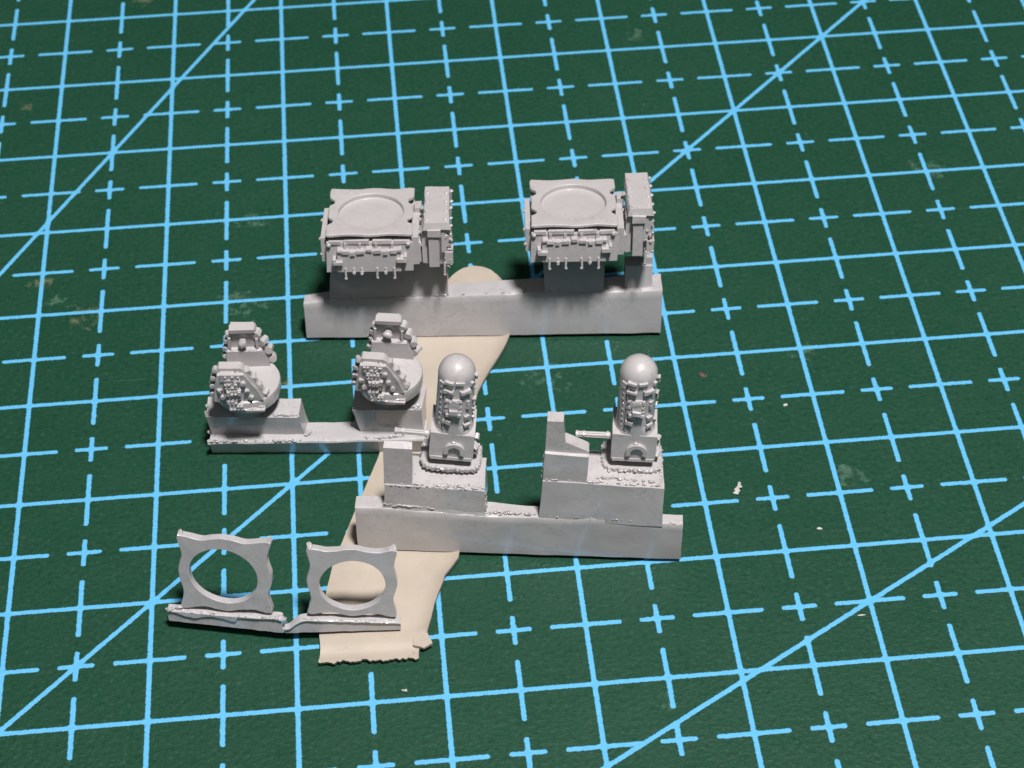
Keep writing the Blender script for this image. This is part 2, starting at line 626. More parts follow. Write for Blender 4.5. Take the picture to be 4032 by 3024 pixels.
obj('stub_block', bm, RES2, sp1)
bm = bmesh.new()
add_box(bm, 2.645, 2.718, .10, .17, .58, .660)
bevel(bm, .025, 3)
jitter(bm, .005, 14, 5)
obj('stub_block', bm, RES2, sp1)


def wavy_square(cx, cy, hx, hy, n=26, depth=.036, corner=.03, seed=0.0, nz=0.004):
    """square outline whose sides carry two scallops each; returned as points counter-clockwise from the lower left"""
    pts = []
    for side in range(4):
        for i in range(n):
            t = i / n
            s = -1 + 2 * t
            w = depth * math.sin(2 * math.pi * t) ** 2
            w *= 0.9 + 0.25 * noise.noise(Vector((side * 3.1 + t * 2, seed, 0)))
            cdist = min(t, 1 - t)
            rr = max(0.0, corner - cdist * 2 * hx) / corner
            w += corner * 0.35 * rr * rr
            w += nz * noise.noise(Vector((side * 11 + t * 9, seed, 4)))
            a, b = s, -1
            x, y = hx * s, -(hy - w)
            if side == 1:
                x, y = (hx - w), hy * s
            elif side == 2:
                x, y = -hx * s, (hy - w)
            elif side == 3:
                x, y = -(hx - w), -hy * s
            pts.append((cx + x, cy + y))
    return pts


def plate_outline(cx, cy, hx, hy, seed):
    """plate of the dished boxes: gently waved front and back edges, two bites in each side"""
    pts = []
    n = 36
    for side in range(4):
        for i in range(n):
            t = i / n
            s = -1 + 2 * t
            cd = min(t, 1 - t)
            w = .009 * max(0.0, 1 - cd / .05) ** 2
            if side in (0, 2):
                w += .015 * math.sin(2 * math.pi * t) ** 2
            else:
                for c in (.29, .71):
                    w += .040 * math.exp(-((t - c) / .066) ** 4)
                w += .006 * math.sin(math.pi * t) ** 2
            w += .004 * noise.noise(Vector((side * 11 + t * 7, seed, 4)))
            x, y = hx * s, -(hy - w)
            if side == 1:
                x, y = (hx - w), hy * s
            elif side == 2:
                x, y = -hx * s, (hy - w)
            elif side == 3:
                x, y = -(hx - w), -hy * s
            pts.append((cx + x, cy + y))
    return pts


def ring_for(pts, cx, cy, rx, ry):
    out = []
    for x, y in pts:
        a = math.atan2(y - cy, x - cx)
        out.append((cx + rx * math.cos(a), cy + ry * math.sin(a)))
    return out


def bolt_mesh(name, r, h, mat, seed=0):
    rg = random.Random(seed)
    bm = bmesh.new()
    add_blob(bm, (0, 0, 0), r, rg, 2, (1, 1, h / r), .16)
    o = obj(name, bm, mat)
    me = o.data
    bpy.data.objects.remove(o)
    return me


BOLT = bolt_mesh('bolt', .017, .015, RES, 1)
def head_mesh(name, r, l, mat, seed):
    bm = bmesh.new()
    add_tube(bm, (0, -l / 2, 0), (0, l / 2, 0), r, r * .9, 7)
    bevel(bm, r * .22, 2, 20)
    densify(bm, r * .7)
    jitter(bm, r * .16, .6 / r, seed)
    o = obj(name, bm, mat, None, 40)
    me = o.data
    bpy.data.objects.remove(o)
    return me


KNOB = head_mesh('knob', .030, .060, RES, 2)
KNOB2 = head_mesh('knob', .024, .050, RES, 3)


def bits(name, parent, mat, boxes, bev=.004, seed=0, amp=.003):
    """small raised pieces, each its own object"""
    for k, b in enumerate(boxes):
        bm = bmesh.new()
        add_box(bm, *b)
        bevel(bm, min(bev, .3 * min(b[1] - b[0], b[3] - b[2], b[5] - b[4])), 2)
        jitter(bm, amp, 25, seed + k * .37)
        obj(name, bm, mat, parent)


def director(U, Zb, Zt, Vf, seed, W=.655, podz=1.10, podu=(.735, .945), podbot=.70):
    """box with dished top; U = u of its left front edge, Zb/Zt = bottom and top of the box"""
    rg = random.Random(seed)
    bm = bmesh.new()
    d = .60
    u1 = U + W
    # main housing
    add_hexa(bm, [(U + .0, Vf, Zb), (u1, Vf, Zb + .004), (u1, Vf + d, Zb), (U, Vf + d, Zb),
                  (U + .012, Vf + .006, Zt - .072), (u1 + .004, Vf + .006, Zt - .072), (u1, Vf + d, Zt - .072), (U + .012, Vf + d, Zt - .072)])
    bevel(bm, .012)
    densify(bm, .07)
    jitter(bm, .004, 8, seed)
    body = obj('director_box', bm, RES, sp1)
    # plate with round dish
    cx, cy = U + W / 2 + .006, Vf + .338
    h = .327
    outer = plate_outline(cx, cy, h, h, seed)
    R = .250
    bm = bmesh.new()
    N = len(outer)
    zt, zb, zd = Zt, Zt - .022, Zt - .040
    rings = []
    rings.append([(x, y, zd - .010) for x, y in ring_for(outer, cx, cy, R + .015, R + .015)])
    rings.append([(x, y, zb) for x, y in ring_for(outer, cx, cy, R + .022, R + .022)])
    rings.append([(x, y, zb) for x, y in outer])
    rings.append([(x, y, zt - .006) for x, y in outer])
    rings.append([(cx + (x - cx) * .985, cy + (y - cy) * .985, zt) for x, y in outer])
    for r, z in ((R + .012, zt), (R + .003, zt - .002), (R - .002, zt - .008), (R - .004, zd + .004), (R - .012, zd), (R * .66, zd), (R * .33, zd)):
        rings.append([(x, y, z) for x, y in ring_for(outer, cx, cy, r, r)])
    V = [[bm.verts.new(p) for p in rr] for rr in rings]
    for a, b in zip(V, V[1:]):
        for i in range(N):
            j = (i + 1) % N
            bm.faces.new((a[i], a[j], b[j], b[i]))
    cv = bm.verts.new((cx, cy, zd))
    for i in range(N):
        bm.faces.new((V[-1][i], V[-1][(i + 1) % N], cv))
    bm.faces.new(V[0][::-1])
    jitter(bm, .003, 7, seed + 1)
    obj('dished_plate', bm, RES, body, 30)
    # side cheeks: thin raised panels
    bits('cheek_panel', body, RES, [(u1 - .004, u1 + .048, Vf + .015, Vf + .50, Zb + .05, Zt - .035), (U - .035, U + .002, Vf + .06, Vf + .48, Zb + .06, Zt - .06),
                                    (u1 + .03, u1 + .062, Vf + .02, Vf + .30, Zb + .07, Zt - .10), (u1 + .01, u1 + .06, Vf + .36, Vf + .46, Zb + .1, Zt + .005)], .008, seed, .005)
    for (x, y, z) in ((U - .04, Vf + .10, Zt - .09), (U - .04, Vf + .33, Zt - .075), (U - .035, Vf + .07, Zb + .12), (u1 + .055, Vf + .14, Zt - .072), (u1 + .052, Vf + .27, Zt - .04),
                      (u1 + .058, Vf + .05, Zb + .2)):
        inst('bolt', BOLT, body, (x, y, z), (0, 1.5, 0))
    # front face: raised centre panel, clamps, lugs, pins
    fz = Zb
    bits('front_panel', body, RES, [(U + .088, U + .568, Vf - .030, Vf + .02, fz + .020, fz + .200)], .004, seed + 2, .003)
    # sloping top strip of the front face
    bits('clamp', body, RES, [(U + a - w / 2, U + a + w / 2, Vf - .044, Vf + .01, fz + z - hh * .42, fz + z + hh * .42) for a, w, z, hh in
                              ((.150, .05, .200, .030), (.205, .03, .188, .032), (.265, .055, .200, .030), (.330, .045, .215, .026), (.392, .055, .203, .030), (.452, .032, .192, .03),
                               (.515, .05, .202, .032), (.110, .035, .212, .02), (.556, .03, .212, .022))], .005, seed + 3, .005)
    bits('hinge_strip', body, RES, [(U + a - w / 2, U + a + w / 2, Vf - .012, Vf + .012, fz + .208, fz + .262) for a, w in ((.152, .022), (.262, .020), (.385, .020), (.505, .022))], .004, seed + 4, .004)
    bits('top_rail', body, RES, [(U + .03, U + .12, Vf - .005, Vf + .02, fz + .248, fz + .276), (U + .135, U + .33, Vf - .004, Vf + .02, fz + .252, fz + .280),
                                 (U + .36, U + .50, Vf - .005, Vf + .02, fz + .250, fz + .278), (U + .52, U + .635, Vf - .004, Vf + .02, fz + .248, fz + .274)], .007, seed + 5, .005)
    bits('lug', body, RES, [(U + .055, U + .128, Vf - .062, Vf + .01, fz + .100, fz + .125), (U + .535, U + .612, Vf - .062, Vf + .01, fz + .118, fz + .148)], .006, seed + 6, .004)
    bits('lug', body, RES, [(U + .055, U + .078, Vf - .058, Vf + .01, fz + .11, fz + .145), (U + .59, U + .612, Vf - .058, Vf + .01, fz + .125, fz + .168)], .006, seed + 6.5, .004)
    for x, z in ((U + .03, fz + .245), (U + .625, fz + .25)):
        inst('bolt', BOLT, body, (x, Vf - .006, z), (1.5, 0, 0), (1.1, 1.1, 1.1))
    for i, a in enumerate((.145, .208, .268, .385, .448, .513)):
        bm = bmesh.new()
        long = i in (0, 3, 5) or (i == 2 and seed > 20)
        z1, z0 = fz + .055, fz + (-.030 if long else .012)
        add_tube(bm, (U + a, Vf - .034, z1), (U + a + rg.uniform(-.004, .004), Vf - .044, z0), .0095, .0085, 8)
        add_blob(bm, (U + a, Vf - .044, z0), .013, rg, 1)
        if not long:
            add_blob(bm, (U + a, Vf - .040, z0 + .012), .016, rg, 1)
        obj('pin', bm, RES, body)
    # pod on the right: tall box with cap, column and rough side
    p0, p1 = U + podu[0], U + podu[1]
    bm = bmesh.new()
    add_hexa(bm, [(p0 + .01, Vf + .10, podbot), (p1 - .01, Vf + .10, podbot), (p1 - .01, Vf + .50, podbot), (p0 + .01, Vf + .50, podbot),
                  (p0 + .004, Vf + .06, podz - .05), (p1 - .006, Vf + .06, podz - .05), (p1 - .006, Vf + .55, podz - .05), (p0 + .004, Vf + .55, podz - .05)])
    bevel(bm, .01)
    densify(bm, .06)
    jitter(bm, .006, 12, seed + 7)
    obj('pod_housing', bm, RES, body)
    bm = bmesh.new()
    add_hexa(bm, [(p0, Vf + .03, podz - .055), (p1, Vf + .03, podz - .055), (p1, Vf + .56, podz - .055), (p0 - .004, Vf + .56, podz - .055),
                  (p0 + .014, Vf + .045, podz), (p1 - .014, Vf + .045, podz), (p1 - .020, Vf + .555, podz), (p0 + .006, Vf + .555, podz)])
    bevel(bm, .012)
    densify(bm, .06)
    jitter(bm, .004, 9, seed + 8)
    obj('pod_cap', bm, RES, body)
    bits('pod_column', body, RES, [(p0 + .035, p0 + .135, Vf + .015, Vf + .12, podz - .11, podz - .05), (p0 + .042, p0 + .118, Vf + .03, Vf + .12, podbot + .02, podz - .10)], .006, seed + 9, .003)
    bits('pod_panel', body, RES, [(p1 - .07, p1 - .002, Vf + .06, Vf + .2, podbot + .18, podz - .12), (p1 - .05, p1 + .008, Vf + .045, Vf + .16, podbot + .04, podbot + .14),
                                  (p0 - .01, p0 + .03, Vf + .07, Vf + .3, podbot + .03, podz - .09), (p1 - .075, p1 - .04, Vf + .05, Vf + .1, podbot + .14, podz - .06)], .008, seed + 10, .008)
    for q in range(4):
        for sx in (p0 + .032, p1 - .040):
            inst('bolt', BOLT, body, (sx + rg.uniform(-.004, .004), Vf + .085 + q * .125, podz + .001), (0, 0, rg.random() * 6), (1.1, 1.1, .9))
    for q in range(5):
        inst('bolt', BOLT, body, (p1 - .004, Vf + .06 + q * .12 + rg.uniform(-.02, .02), podz - .03 - rg.uniform(0, .03)), (rg.random() * 6, 1.4, 0), (.7, .9, 1.1))
        inst('bolt', BOLT, body, (p1 - .006, Vf + .07, podz - .10 - q * .07 - rg.uniform(0, .03)), (rg.random() * 6, 1.2, 0), (.8, .8, .9))
    bits('pod_bracket', body, RES, [(u1 + .02, p0 + .03, Vf + .16, Vf + .40, podbot + .04, podbot + .16)], .006, seed + 11, .004)
    inst('bolt', BOLT, body, (p0 - .012, Vf + .36, podz - .07), (0, 1.4, 0), (1.1, 1.1, 1.2))
    bm = bmesh.new()
    add_tube(bm, (p1 - .055, Vf + .03, podbot + .06), (p1 - .058, Vf + .02, podbot - .04), .010, .009, 8)
    add_blob(bm, (p1 - .058, Vf + .02, podbot - .045), .013, rg, 1)
    obj('pin', bm, RES, body)
    # crust of casting lumps on the pod's outer side
    bm = bmesh.new()
    for q in range(46):
        add_blob(bm, (p1 - rg.uniform(.0, .06), Vf + rg.uniform(.04, .11), podbot + rg.uniform(.0, podz - podbot - .1)), rg.uniform(.006, .014), rg, 1, (1, 1, rg.uniform(.6, 1.6)), .3)
    for q in range(30):
        add_blob(bm, (u1 + rg.uniform(.02, .062), Vf + rg.uniform(.02, .5), Zb + rg.uniform(.06, .28)), rg.uniform(.006, .012), rg, 1, (1, 1, 1), .3)
    fo = obj('casting_crust', bm, RES, body)
    fo['kind'] = 'stuff'
    return body


director(.228, .782, 1.109, -.215, 12, podz=1.182, podu=(.735, .948), podbot=.775)
director(1.768, .846, 1.166, -.215, 31, podz=1.280, podu=(.728, .925), podbot=.850)
bm = bmesh.new()
flash_line(bm, [(.2, .012, .372), (1.12, .012, .40)], .008, 26, rng, .006)
flash_line(bm, [(1.12, .012, .40), (1.88, .012, .415), (2.79, .012, .42)], .005, 26, rng, .005)
flash_line(bm, [(1.88, .012, .425), (2.34, .012, .41)], .006, 10, rng, .005)
fo = obj('casting_flash', bm, RES2, sp1)
fo['kind'] = 'stuff'

# ================================================================== casting 2: two yokes on turntables
sp2 = thing('resin_casting', 'grey resin casting with two round turntables, each carrying a pair of upright arms', 'resin casting',
            (0.418, -4.690, 0.006), -5.70, 0.0, GROUP)
TOP2 = [(-.02, .170), (.1, .176), (.7, .180), (.9, .182), (1.12, .192), (1.60, .200)]
BACK2 = [(-.02, .19), (.8, .20), (1.6, .20)]
runner('runner_bar', sp2, RES2, 1.600, TOP2, BACK2, 0.0, n=60, under=.045, seed=4.2, u0=-.012, flare=.0)


def yoke(U, V, Z, seed, plinth, rot):
    rg = random.Random(seed)
    bm = bmesh.new()
    add_hexa(bm, plinth)
    bevel(bm, .012)
    densify(bm, .06)
    jitter(bm, .006, 7, seed)
    obj('plinth', bm, RES2, sp2)
    R = .244
    bm = bmesh.new()
    prof = [(R * .93, -.005), (R * .985, .01), (R, .03), (R, .105), (R - .006, .121), (R - .016, .127), (R * .66, .129), (R * .33, .130), (0, .130)]
    add_lathe(bm, prof, 56)
    jitter(bm, .004, 7, seed)
    add_lathe(bm, [(.19, -.17), (.165, -.10), (.155, -.002)], 40, 0, .045)
    base = obj('turntable', bm, RES, sp2, 30)
    base.location = (U, V, Z)
    base.rotation_euler = (math.radians(1.0), math.radians(2.5), math.radians(rot))
    zt = .128

    su = -.034

    def arm(profile, v0, v1, ledge_z, ledge_v, s):
        bm = bmesh.new()
        add_prism(bm, [(a + su, b) for a, b in profile], v0, v1)
        bevel(bm, .013, 3, 20)
        densify(bm, .05)
        jitter(bm, .004, 9, s)
        return obj('yoke_arm', bm, RES, base)
    # rear arm (its inner face towards the viewer)
    su = -.026
    rear = [(-.128, zt - .01), (-.116, zt + .14), (-.085, zt + .345), (-.075, zt + .360), (.085, zt + .360), (.100, zt + .345), (.122, zt + .25), (.155, zt + .17), (.205, zt + .04), (.212, zt - .01)]
    arm(rear, .165, .225, 0, 0, seed + 1)
    low = [(-.126 + su, zt - .01), (-.112 + su, zt + .160), (.140 + su, zt + .160), (.178 + su, zt + .06), (.198 + su, zt - .01)]
    bm = bmesh.new()
    add_prism(bm, low, .118, .175)
    bevel(bm, .010, 2, 20)
    densify(bm, .05)
    jitter(bm, .004, 9, seed + 2)
    obj('arm_ledge', bm, RES, base)
    bits('arm_top', base, RES, [(-.085 + su, .098 + su, .138, .20, zt + .328, zt + .362)], .012, seed + 3, .004)
    bits('arm_rib', base, RES, [(-.100 + su, -.080 + su, .135, .18, zt + .165, zt + .28), (.100 + su, .118 + su, .135, .18, zt + .165, zt + .265)], .006, seed + 4, .006)
    bm = bmesh.new()
    add_tube(bm, (.005 + su, .18, zt + .235), (.005 + su, .125, zt + .235), .024, .030, 14)
    add_blob(bm, (.005 + su, .120, zt + .235), .034, rg, 2, (1, .7, 1), .16)
    jitter(bm, .006, 24, seed + 5)
    obj('axle_pin', bm, RES, base)
    # front arm (its outer face towards the viewer)
    sr = su
    su = -.048
    front = [(-.185, zt - .005), (-.175, zt + .10), (-.140, zt + .297), (-.128, zt + .313), (.018, zt + .313), (.040, zt + .297), (.082, zt + .23), (.138, zt + .13), (.180, zt + .02), (.182, zt - .005)]
    arm(front, -.195, -.125, 0, 0, seed + 6)
    skirt = [(-.182, zt + .0), (-.168, zt + .12), (-.140, zt + .27), (.042, zt + .27), (.078, zt + .215), (.128, zt + .12), (.172, zt + .0)]
    bm = bmesh.new()
    add_prism(bm, [(p + su, q) for p, q in skirt], -.224, -.185)
    bevel(bm, .008, 2, 20)
    densify(bm, .05)
    jitter(bm, .006, 11, seed + 7)
    obj('arm_face', bm, RES, base)
    # rows of knobs down both slanted edges of each arm
    for (x, z) in ((.112, .285), (.152, .205), (.190, .125), (.212, .035)):
        inst('knob', KNOB, base, (x + sr, .180, zt + z), (rg.uniform(-.3, .3), rg.random() * 6, rg.uniform(-.4, .4)), (1.05, 1.1, 1.05))
    for (x, z) in ((-.100, .290), (-.114, .225), (-.126, .150), (-.136, .07)):
        inst('knob', KNOB2, base, (x + sr, .175, zt + z), (rg.uniform(-.3, .3), rg.random() * 6, rg.uniform(-.4, .4)), (.8, .9, .85))
    for (x, z) in ((.072, .258), (.114, .188), (.154, .106), (.188, .026)):
        inst('knob', KNOB, base, (x + su, -.163, zt + z), (rg.uniform(-.3, .3), rg.random() * 6, rg.uniform(-.4, .4)), (.72, .9, .72))
    for (x, z) in ((-.158, .280), (-.176, .205), (-.188, .125), (-.195, .04)):
        inst('knob', KNOB2, base, (x + su, -.168, zt + z), (rg.uniform(-.3, .3), rg.random() * 6, rg.uniform(-.4, .4)), (.85, 1.0, .9))
    for (x, z) in ((-.136, .125), (-.118, .060), (.058, .115), (.036, .195), (.090, .05)):
        inst('knob', KNOB2, base, (x + su, -.224, zt + z), (rg.uniform(-.3, .3), rg.random() * 6, rg.uniform(-.4, .4)), (.75, .9, .9))
    # stacked equipment blocks on the front face
    blocks = [(-.122, -.020, -.262, -.22, .218, .285), (-.008, .014, -.260, -.22, .205, .280), (-.098, .000, -.272, -.22, .150, .215), (-.084, .022, -.288, -.22, .105, .145),
              (-.096, .018, -.272, -.22, .055, .097), (-.088, -.008, -.286, -.22, .012, .048), (-.072, .030, -.290, -.215, -.055, .002)]
    bits('equipment_block', base, RES, [(a + su, b + su, c + .026, d + .026, zt + e, zt + f) for a, b, c, d, e, f in blocks], .004, seed + 8, .004)
    for a, b, c, d, e, f in blocks:
        nx = max(2, int((b - a) / .024))
        for i in range(nx):
            for j in range(2):
                if rg.random() < .72:
                    x0 = a + su + (i + .5) * (b - a) / nx
                    z0 = zt + e + (j + .5) * (f - e) / 2
                    w = rg.uniform(.006, .010)
                    bits('fitting', base, RES, [(x0 - w, x0 + w, c + .014, c + .036, z0 - w * .8, z0 + w * .8)], .003, seed + i + j * 3.3, .002)
    bits('lower_lip', base, RES, [(.040 + su, .180 + su, -.258, -.163, zt - .088, zt - .066)], .005, seed + 9, .008)
    bm = bmesh.new()
    flash_line(bm, [(.03 + su, -.255, zt - .064), (.18 + su, -.225, zt - .06)], .008, 14, rg, .006)
    flash_line(bm, [(-.10 + sr, .125, zt + .165), (.12 + sr, .125, zt + .165)], .006, 10, rg, .006)
    fo = obj('casting_flash', bm, RES, base)
    fo['kind'] = 'stuff'


yoke(.296, .192, .533, 3, [(.005, .085, .155), (.700, .075, .155), (.715, .21, .155), (.005, .22, .155),
                           (-.020, .062, .385), (.658, .058, .375), (.668, .245, .385), (-.022, .27, .385)], 4)
yoke(1.340, .230, .578, 8, [(1.118, .085, .165), (1.578, .085, .170), (1.590, .21, .17), (1.118, .22, .165),
                            (1.062, .088, .425), (1.572, .086, .425), (1.598, .33, .43), (1.07, .33, .43)], -2)
rng = random.Random(21)
bm = bmesh.new()
flash_line(bm, [(-.01, .01, .178), (.70, .01, .184)], .012, 40, rng, .008)
flash_line(bm, [(-.01, .01, .15), (-.015, .09, .19)], .016, 8, rng, .01)
flash_line(bm, [(.70, .05, .19), (.74, .10, .20)], .012, 12, rng, .012)
flash_line(bm, [(1.12, .02, .195), (1.45, .03, .205)], .011, 22, rng, .01)
flash_line(bm, [(-.02, .075, .385), (-.02, .2, .39)], .010, 12, rng, .008)
flash_line(bm, [(.48, .08, .388), (.66, .08, .382)], .009, 14, rng, .01)
flash_line(bm, [(1.50, .11, .435), (1.57, .11, .435)], .016, 8, rng, .014)
fo = obj('casting_flash', bm, RES2, sp2)
fo['kind'] = 'stuff'

# ================================================================== casting 3: two domed gun mounts
sp3 = thing('resin_casting', 'grey resin casting with two domed gun mounts standing on its stepped bar', 'resin casting',
            (1.461, -5.705, 0.035), -8.264, 4.0, GROUP)
TOP3 = [(0.0, .425), (.194, .428), (.554, .412), (.926, .380), (1.286, .388), (1.734, .400), (2.15, .368), (2.30, .362)]
BACK3 = [(0.0, .125), (.3, .14), (.95, .15), (1.3, .12), (2.3, .10)]
runner('runner_bar', sp3, RES, 2.297, TOP3, BACK3, 4.0, seed=7.7, flare=.05)
rng = random.Random(33)


def slab(name, P, b=.010, s=0.0, amp=.005, fr=7, L=.06, parent=sp3, mat=RES):
    bm = bmesh.new()
    add_hexa(bm, P)
    bevel(bm, b)
    densify(bm, L)
    jitter(bm, amp, fr, s)
    return obj(name, bm, mat, parent)


slab('plinth', [(.203, .014, .38), (.912, .010, .34), (.912, .30, .34), (.203, .30, .38),
                (.216, .022, .648), (.911, .016, .618), (.905, .34, .625), (.212, .34, .655)], .014, 1)
slab('plinth_foot', [(.19, .006, .40), (.925, .004, .36), (.93, .12, .36), (.19, .12, .40),
                     (.205, .016, .475), (.905, .014, .405), (.905, .12, .42), (.205, .12, .49)], .012, 2)
slab('plinth', [(1.290, .006, .36), (2.150, -.006, .345), (2.150, .30, .35), (1.29, .30, .36),
                (1.312, .016, .735), (2.150, .008, .705), (2.138, .34, .715), (1.325, .34, .745)], .014, 3)
# small shield-shaped castings beside each mount
slab('shield_block', [(.212, .030, .64), (.408, .030, .63), (.408, .15, .63), (.212, .15, .64),
                      (.224, .035, .992), (.422, .035, .986), (.418, .085, 1.008), (.228, .085, 1.014)], .008, 4, .003)
bm = bmesh.new()
add_prism(bm, [(1.318, .72), (1.614, .70), (1.626, .985), (1.610, 1.000), (1.466, 1.075), (1.450, 1.265), (1.343, 1.265), (1.331, 1.075), (1.330, .99)], .055, .15)
bevel(bm, .008)
densify(bm, .05)
jitter(bm, .003, 9, 5)
obj('shield_block', bm, RES, sp3)
slab('shield_step', [(1.314, .026, .70), (1.616, .022, .69), (1.616, .10, .69), (1.314, .10, .70),
                     (1.327, .030, .985), (1.628, .028, .965), (1.628, .10, .975), (1.327, .10, .995)], .007, 6, .003)


def gun_mount(U, V, Z, roll, seed):
    """origin: centre of the deck ring top"""
    rg = random.Random(seed)
    # housing
    bm = bmesh.new()
    hw, d0, d1 = .153, -.130, .120
    add_hexa(bm, [(-hw, d0, .098), (hw, d0, .103), (hw, d1, .10), (-hw, d1, .10),
                  (-hw + .003, d0 + .004, .330), (hw + .003, d0 + .004, .318), (hw, d1, .340), (-hw + .002, d1, .350)])
    bevel(bm, .012, 3)
    densify(bm, .05)
    # saddle: the top rises towards the sides and the back
    for v in bm.verts:
        if v.co.z > .27:
            v.co.z += .30 * max(0, abs(v.co.x) - .05) ** 2 * 4 * max(0, (v.co.y + .10)) / .2
    jitter(bm, .003, 8, seed)
    body = obj('gun_mount', bm, RES, sp3)
    body.location = (U, V, Z)
    body.rotation_euler = (0, math.radians(roll), 0)
    # deck plate with a toothed rim
    bm = bmesh.new()
    pts = []
    N = 120
    for i in range(N):
        a = 2 * math.pi * i / N
        c, s = math.cos(a), math.sin(a)
        e = 5.0
        r = 1.0 / ((abs(c) ** e + abs(s) ** e) ** (1 / e))
        r *= 1 + .035 * ((i % 3) - 1) + .03 * noise.noise(Vector((a * 5, seed, 0)))
        pts.append((.205 * r * c, .150 * r * s))
    add_prism(bm, pts, -.012, .022, 'z')
    jitter(bm, .006, 20, seed + 1)
    deck = obj('deck_plate', bm, RES, body)
    bm = bmesh.new()
    for i in range(0, N):
        if rg.random() < .85:
            x, y = pts[i]
            add_blob(bm, (x * .97, y * .97, rg.uniform(.004, .022)), rg.uniform(.005, .011), rg, 2, (rg.uniform(.7, 1.6), rg.uniform(.7, 1.6), .9), .5)
    fo = obj('rim_teeth', bm, RES, deck)
    fo['kind'] = 'stuff'
    # neck between deck and housing
    bm = bmesh.new()
    add_box(bm, -.115, .115, -.035, .10, .015, .12)
    bevel(bm, .01)
    obj('neck', bm, RES, body)
    bits('skirt', body, RES, [(-.142, .142, d0 - .006, -.03, .086, .112)], .010, seed + 2, .003)
    # radome: cylinder with a hemispherical cap
    R = .128
    prof = [(R * 1.0, .26), (R, .30)]
    for i in range(8):
        prof.append((R, .34 + i * .058))
    zc = .79
    for i in range(0, 15):
        a = math.pi / 2 * i / 14
        prof.append((R * math.cos(a), zc + R * math.sin(a)))
    prof[-1] = (0, prof[-1][1])
    bm = bmesh.new()
    add_lathe(bm, prof, 48)
    jitter(bm, .0016, 6, seed + 3)
    dome = obj('radome', bm, RES, body, 60)
    # fairing where the cylinder meets the housing
    bm = bmesh.new()
    add_lathe(bm, [(R + .035, .300), (R + .018, .325), (R + .007, .355), (R + .001, .40), (R - .01, .42)], 48)
    for v in bm.verts:
        v.co.x = max(-.143, min(.143, v.co.x))
        v.co.y = max(-.122, v.co.y)
    jitter(bm, .002, 9, seed + 4)
    obj('fairing', bm, RES, body, 60)

    def on_cyl(name, x, z, w, h, t, s, tilt=0.0, off=0.0, bv=.003, am=.006):
        """a small block standing proud of the cylinder's front at lateral position x"""
        a = math.asin(max(-.99, min(.99, x / R)))
        bm = bmesh.new()
        add_box(bm, -w / 2, w / 2, -t, .02, -h / 2, h / 2)
        bevel(bm, min(bv, .3 * h, .3 * w), 2)
        densify(bm, .02)
        jitter(bm, am, 30, s)
        o = obj(name, bm, RES, body, 30)
        o.location = (R * math.sin(a), -(R + off) * math.cos(a), z)
        o.rotation_euler = (0, tilt, a)
        return o
    # riveted access strip on the left
    on_cyl('access_strip', -.090, .570, .044, .42, .010, seed + 5, .0, 0, .003, .002)
    on_cyl('access_strip', -.062, .570, .010, .42, .013, seed + 5.5, .0, 0, .003, .002)
    a = math.asin(-.088 / R)
    for i in range(8):
        inst('bolt', BOLT, body, ((R + .008) * math.sin(a), -(R + .008) * math.cos(a), .40 + i * .048), (1.5, i, a), (.55, .75, .45))
    for k, (x, z, w, h, t) in enumerate(((-.040, .800, .064, .022, .020), (.030, .798, .060, .020, .014), (-.040, .724, .072, .022, .022), (.066, .724, .076, .024, .024),
                                         (.088, .612, .030, .026, .016), (.086, .578, .022, .032, .016), (-.042, .448, .054, .030, .022), (.082, .482, .036, .026, .022), (.084, .410, .046, .024, .026),
                                         (.104, .770, .024, .03, .018))):
        on_cyl('bracket', x, z, w, h, t, seed + 6 + k * .7, rg.uniform(-.08, .08), 0, .003, .0055)
    # control panel with rivets round it
    on_cyl('control_panel', -.004, .590, .105, .125, .010, seed + 12)
    on_cyl('control_panel', -.004, .600, .062, .085, .020, seed + 12.5)
    on_cyl('control_panel', .000, .553, .058, .034, .036, seed + 13)
    for sx in (-1, 1):
        for i in range(3):
            on_cyl('bolt', -.004 + sx * .043, .548 + i * .044, .018, .020, .022, seed + 14 + i + sx)
    on_cyl('control_panel', -.002, .526, .105, .020, .026, seed + 17)
    on_cyl('control_panel', .002, .648, .030, .016, .018, seed + 18)
    # lumps down the far right side
    for z in (.80, .755, .66, .60, .50, .42):
        inst('knob', KNOB2, body, (R + .004, .0 + rg.uniform(-.05, .02), z), (rg.random(), rg.random(), 0), (.55, .6, .75))
    for z in (.22, .155, .10):
        inst('knob', KNOB2, body, (hw + .016, rg.uniform(-.06, .02), z), (rg.random(), rg.random(), 0), (.8, .8, .8))
    # raised crescent handle on the housing front
    bm = bmesh.new()
    secs = []
    n = 22
    for i in range(n + 1):
        t = math.radians(200 - 225 * i / n)
        cxp, czp = .022, .180
        r = .058
        w = .0165
        yy = d0 - .0
        ct, st = math.cos(t), math.sin(t)
        secs.append([(cxp + (r - w) * ct, yy + .012, czp + (r - w) * st), (cxp + (r + w) * ct, yy + .012, czp + (r + w) * st),
                     (cxp + (r + w * .9) * ct, yy - .024, czp + (r + w * .9) * st), (cxp + (r - w * .9) * ct, yy - .024, czp + (r - w * .9) * st)])
    add_loft(bm, secs)
    bevel(bm, .003, 2, 40)
    jitter(bm, .003, 14, seed + 19)
    obj('crescent_handle', bm, RES, body)
    bm = bmesh.new()
    add_blob(bm, (.012, d0 - .005, .255), .018, rg, 2, (1, .6, .8))
    obj('stud', bm, RES, body)
    # gun: bundle of barrels with clamps, pointing left
    bm = bmesh.new()
    gy, gz, gl = -.04, .235, -.400
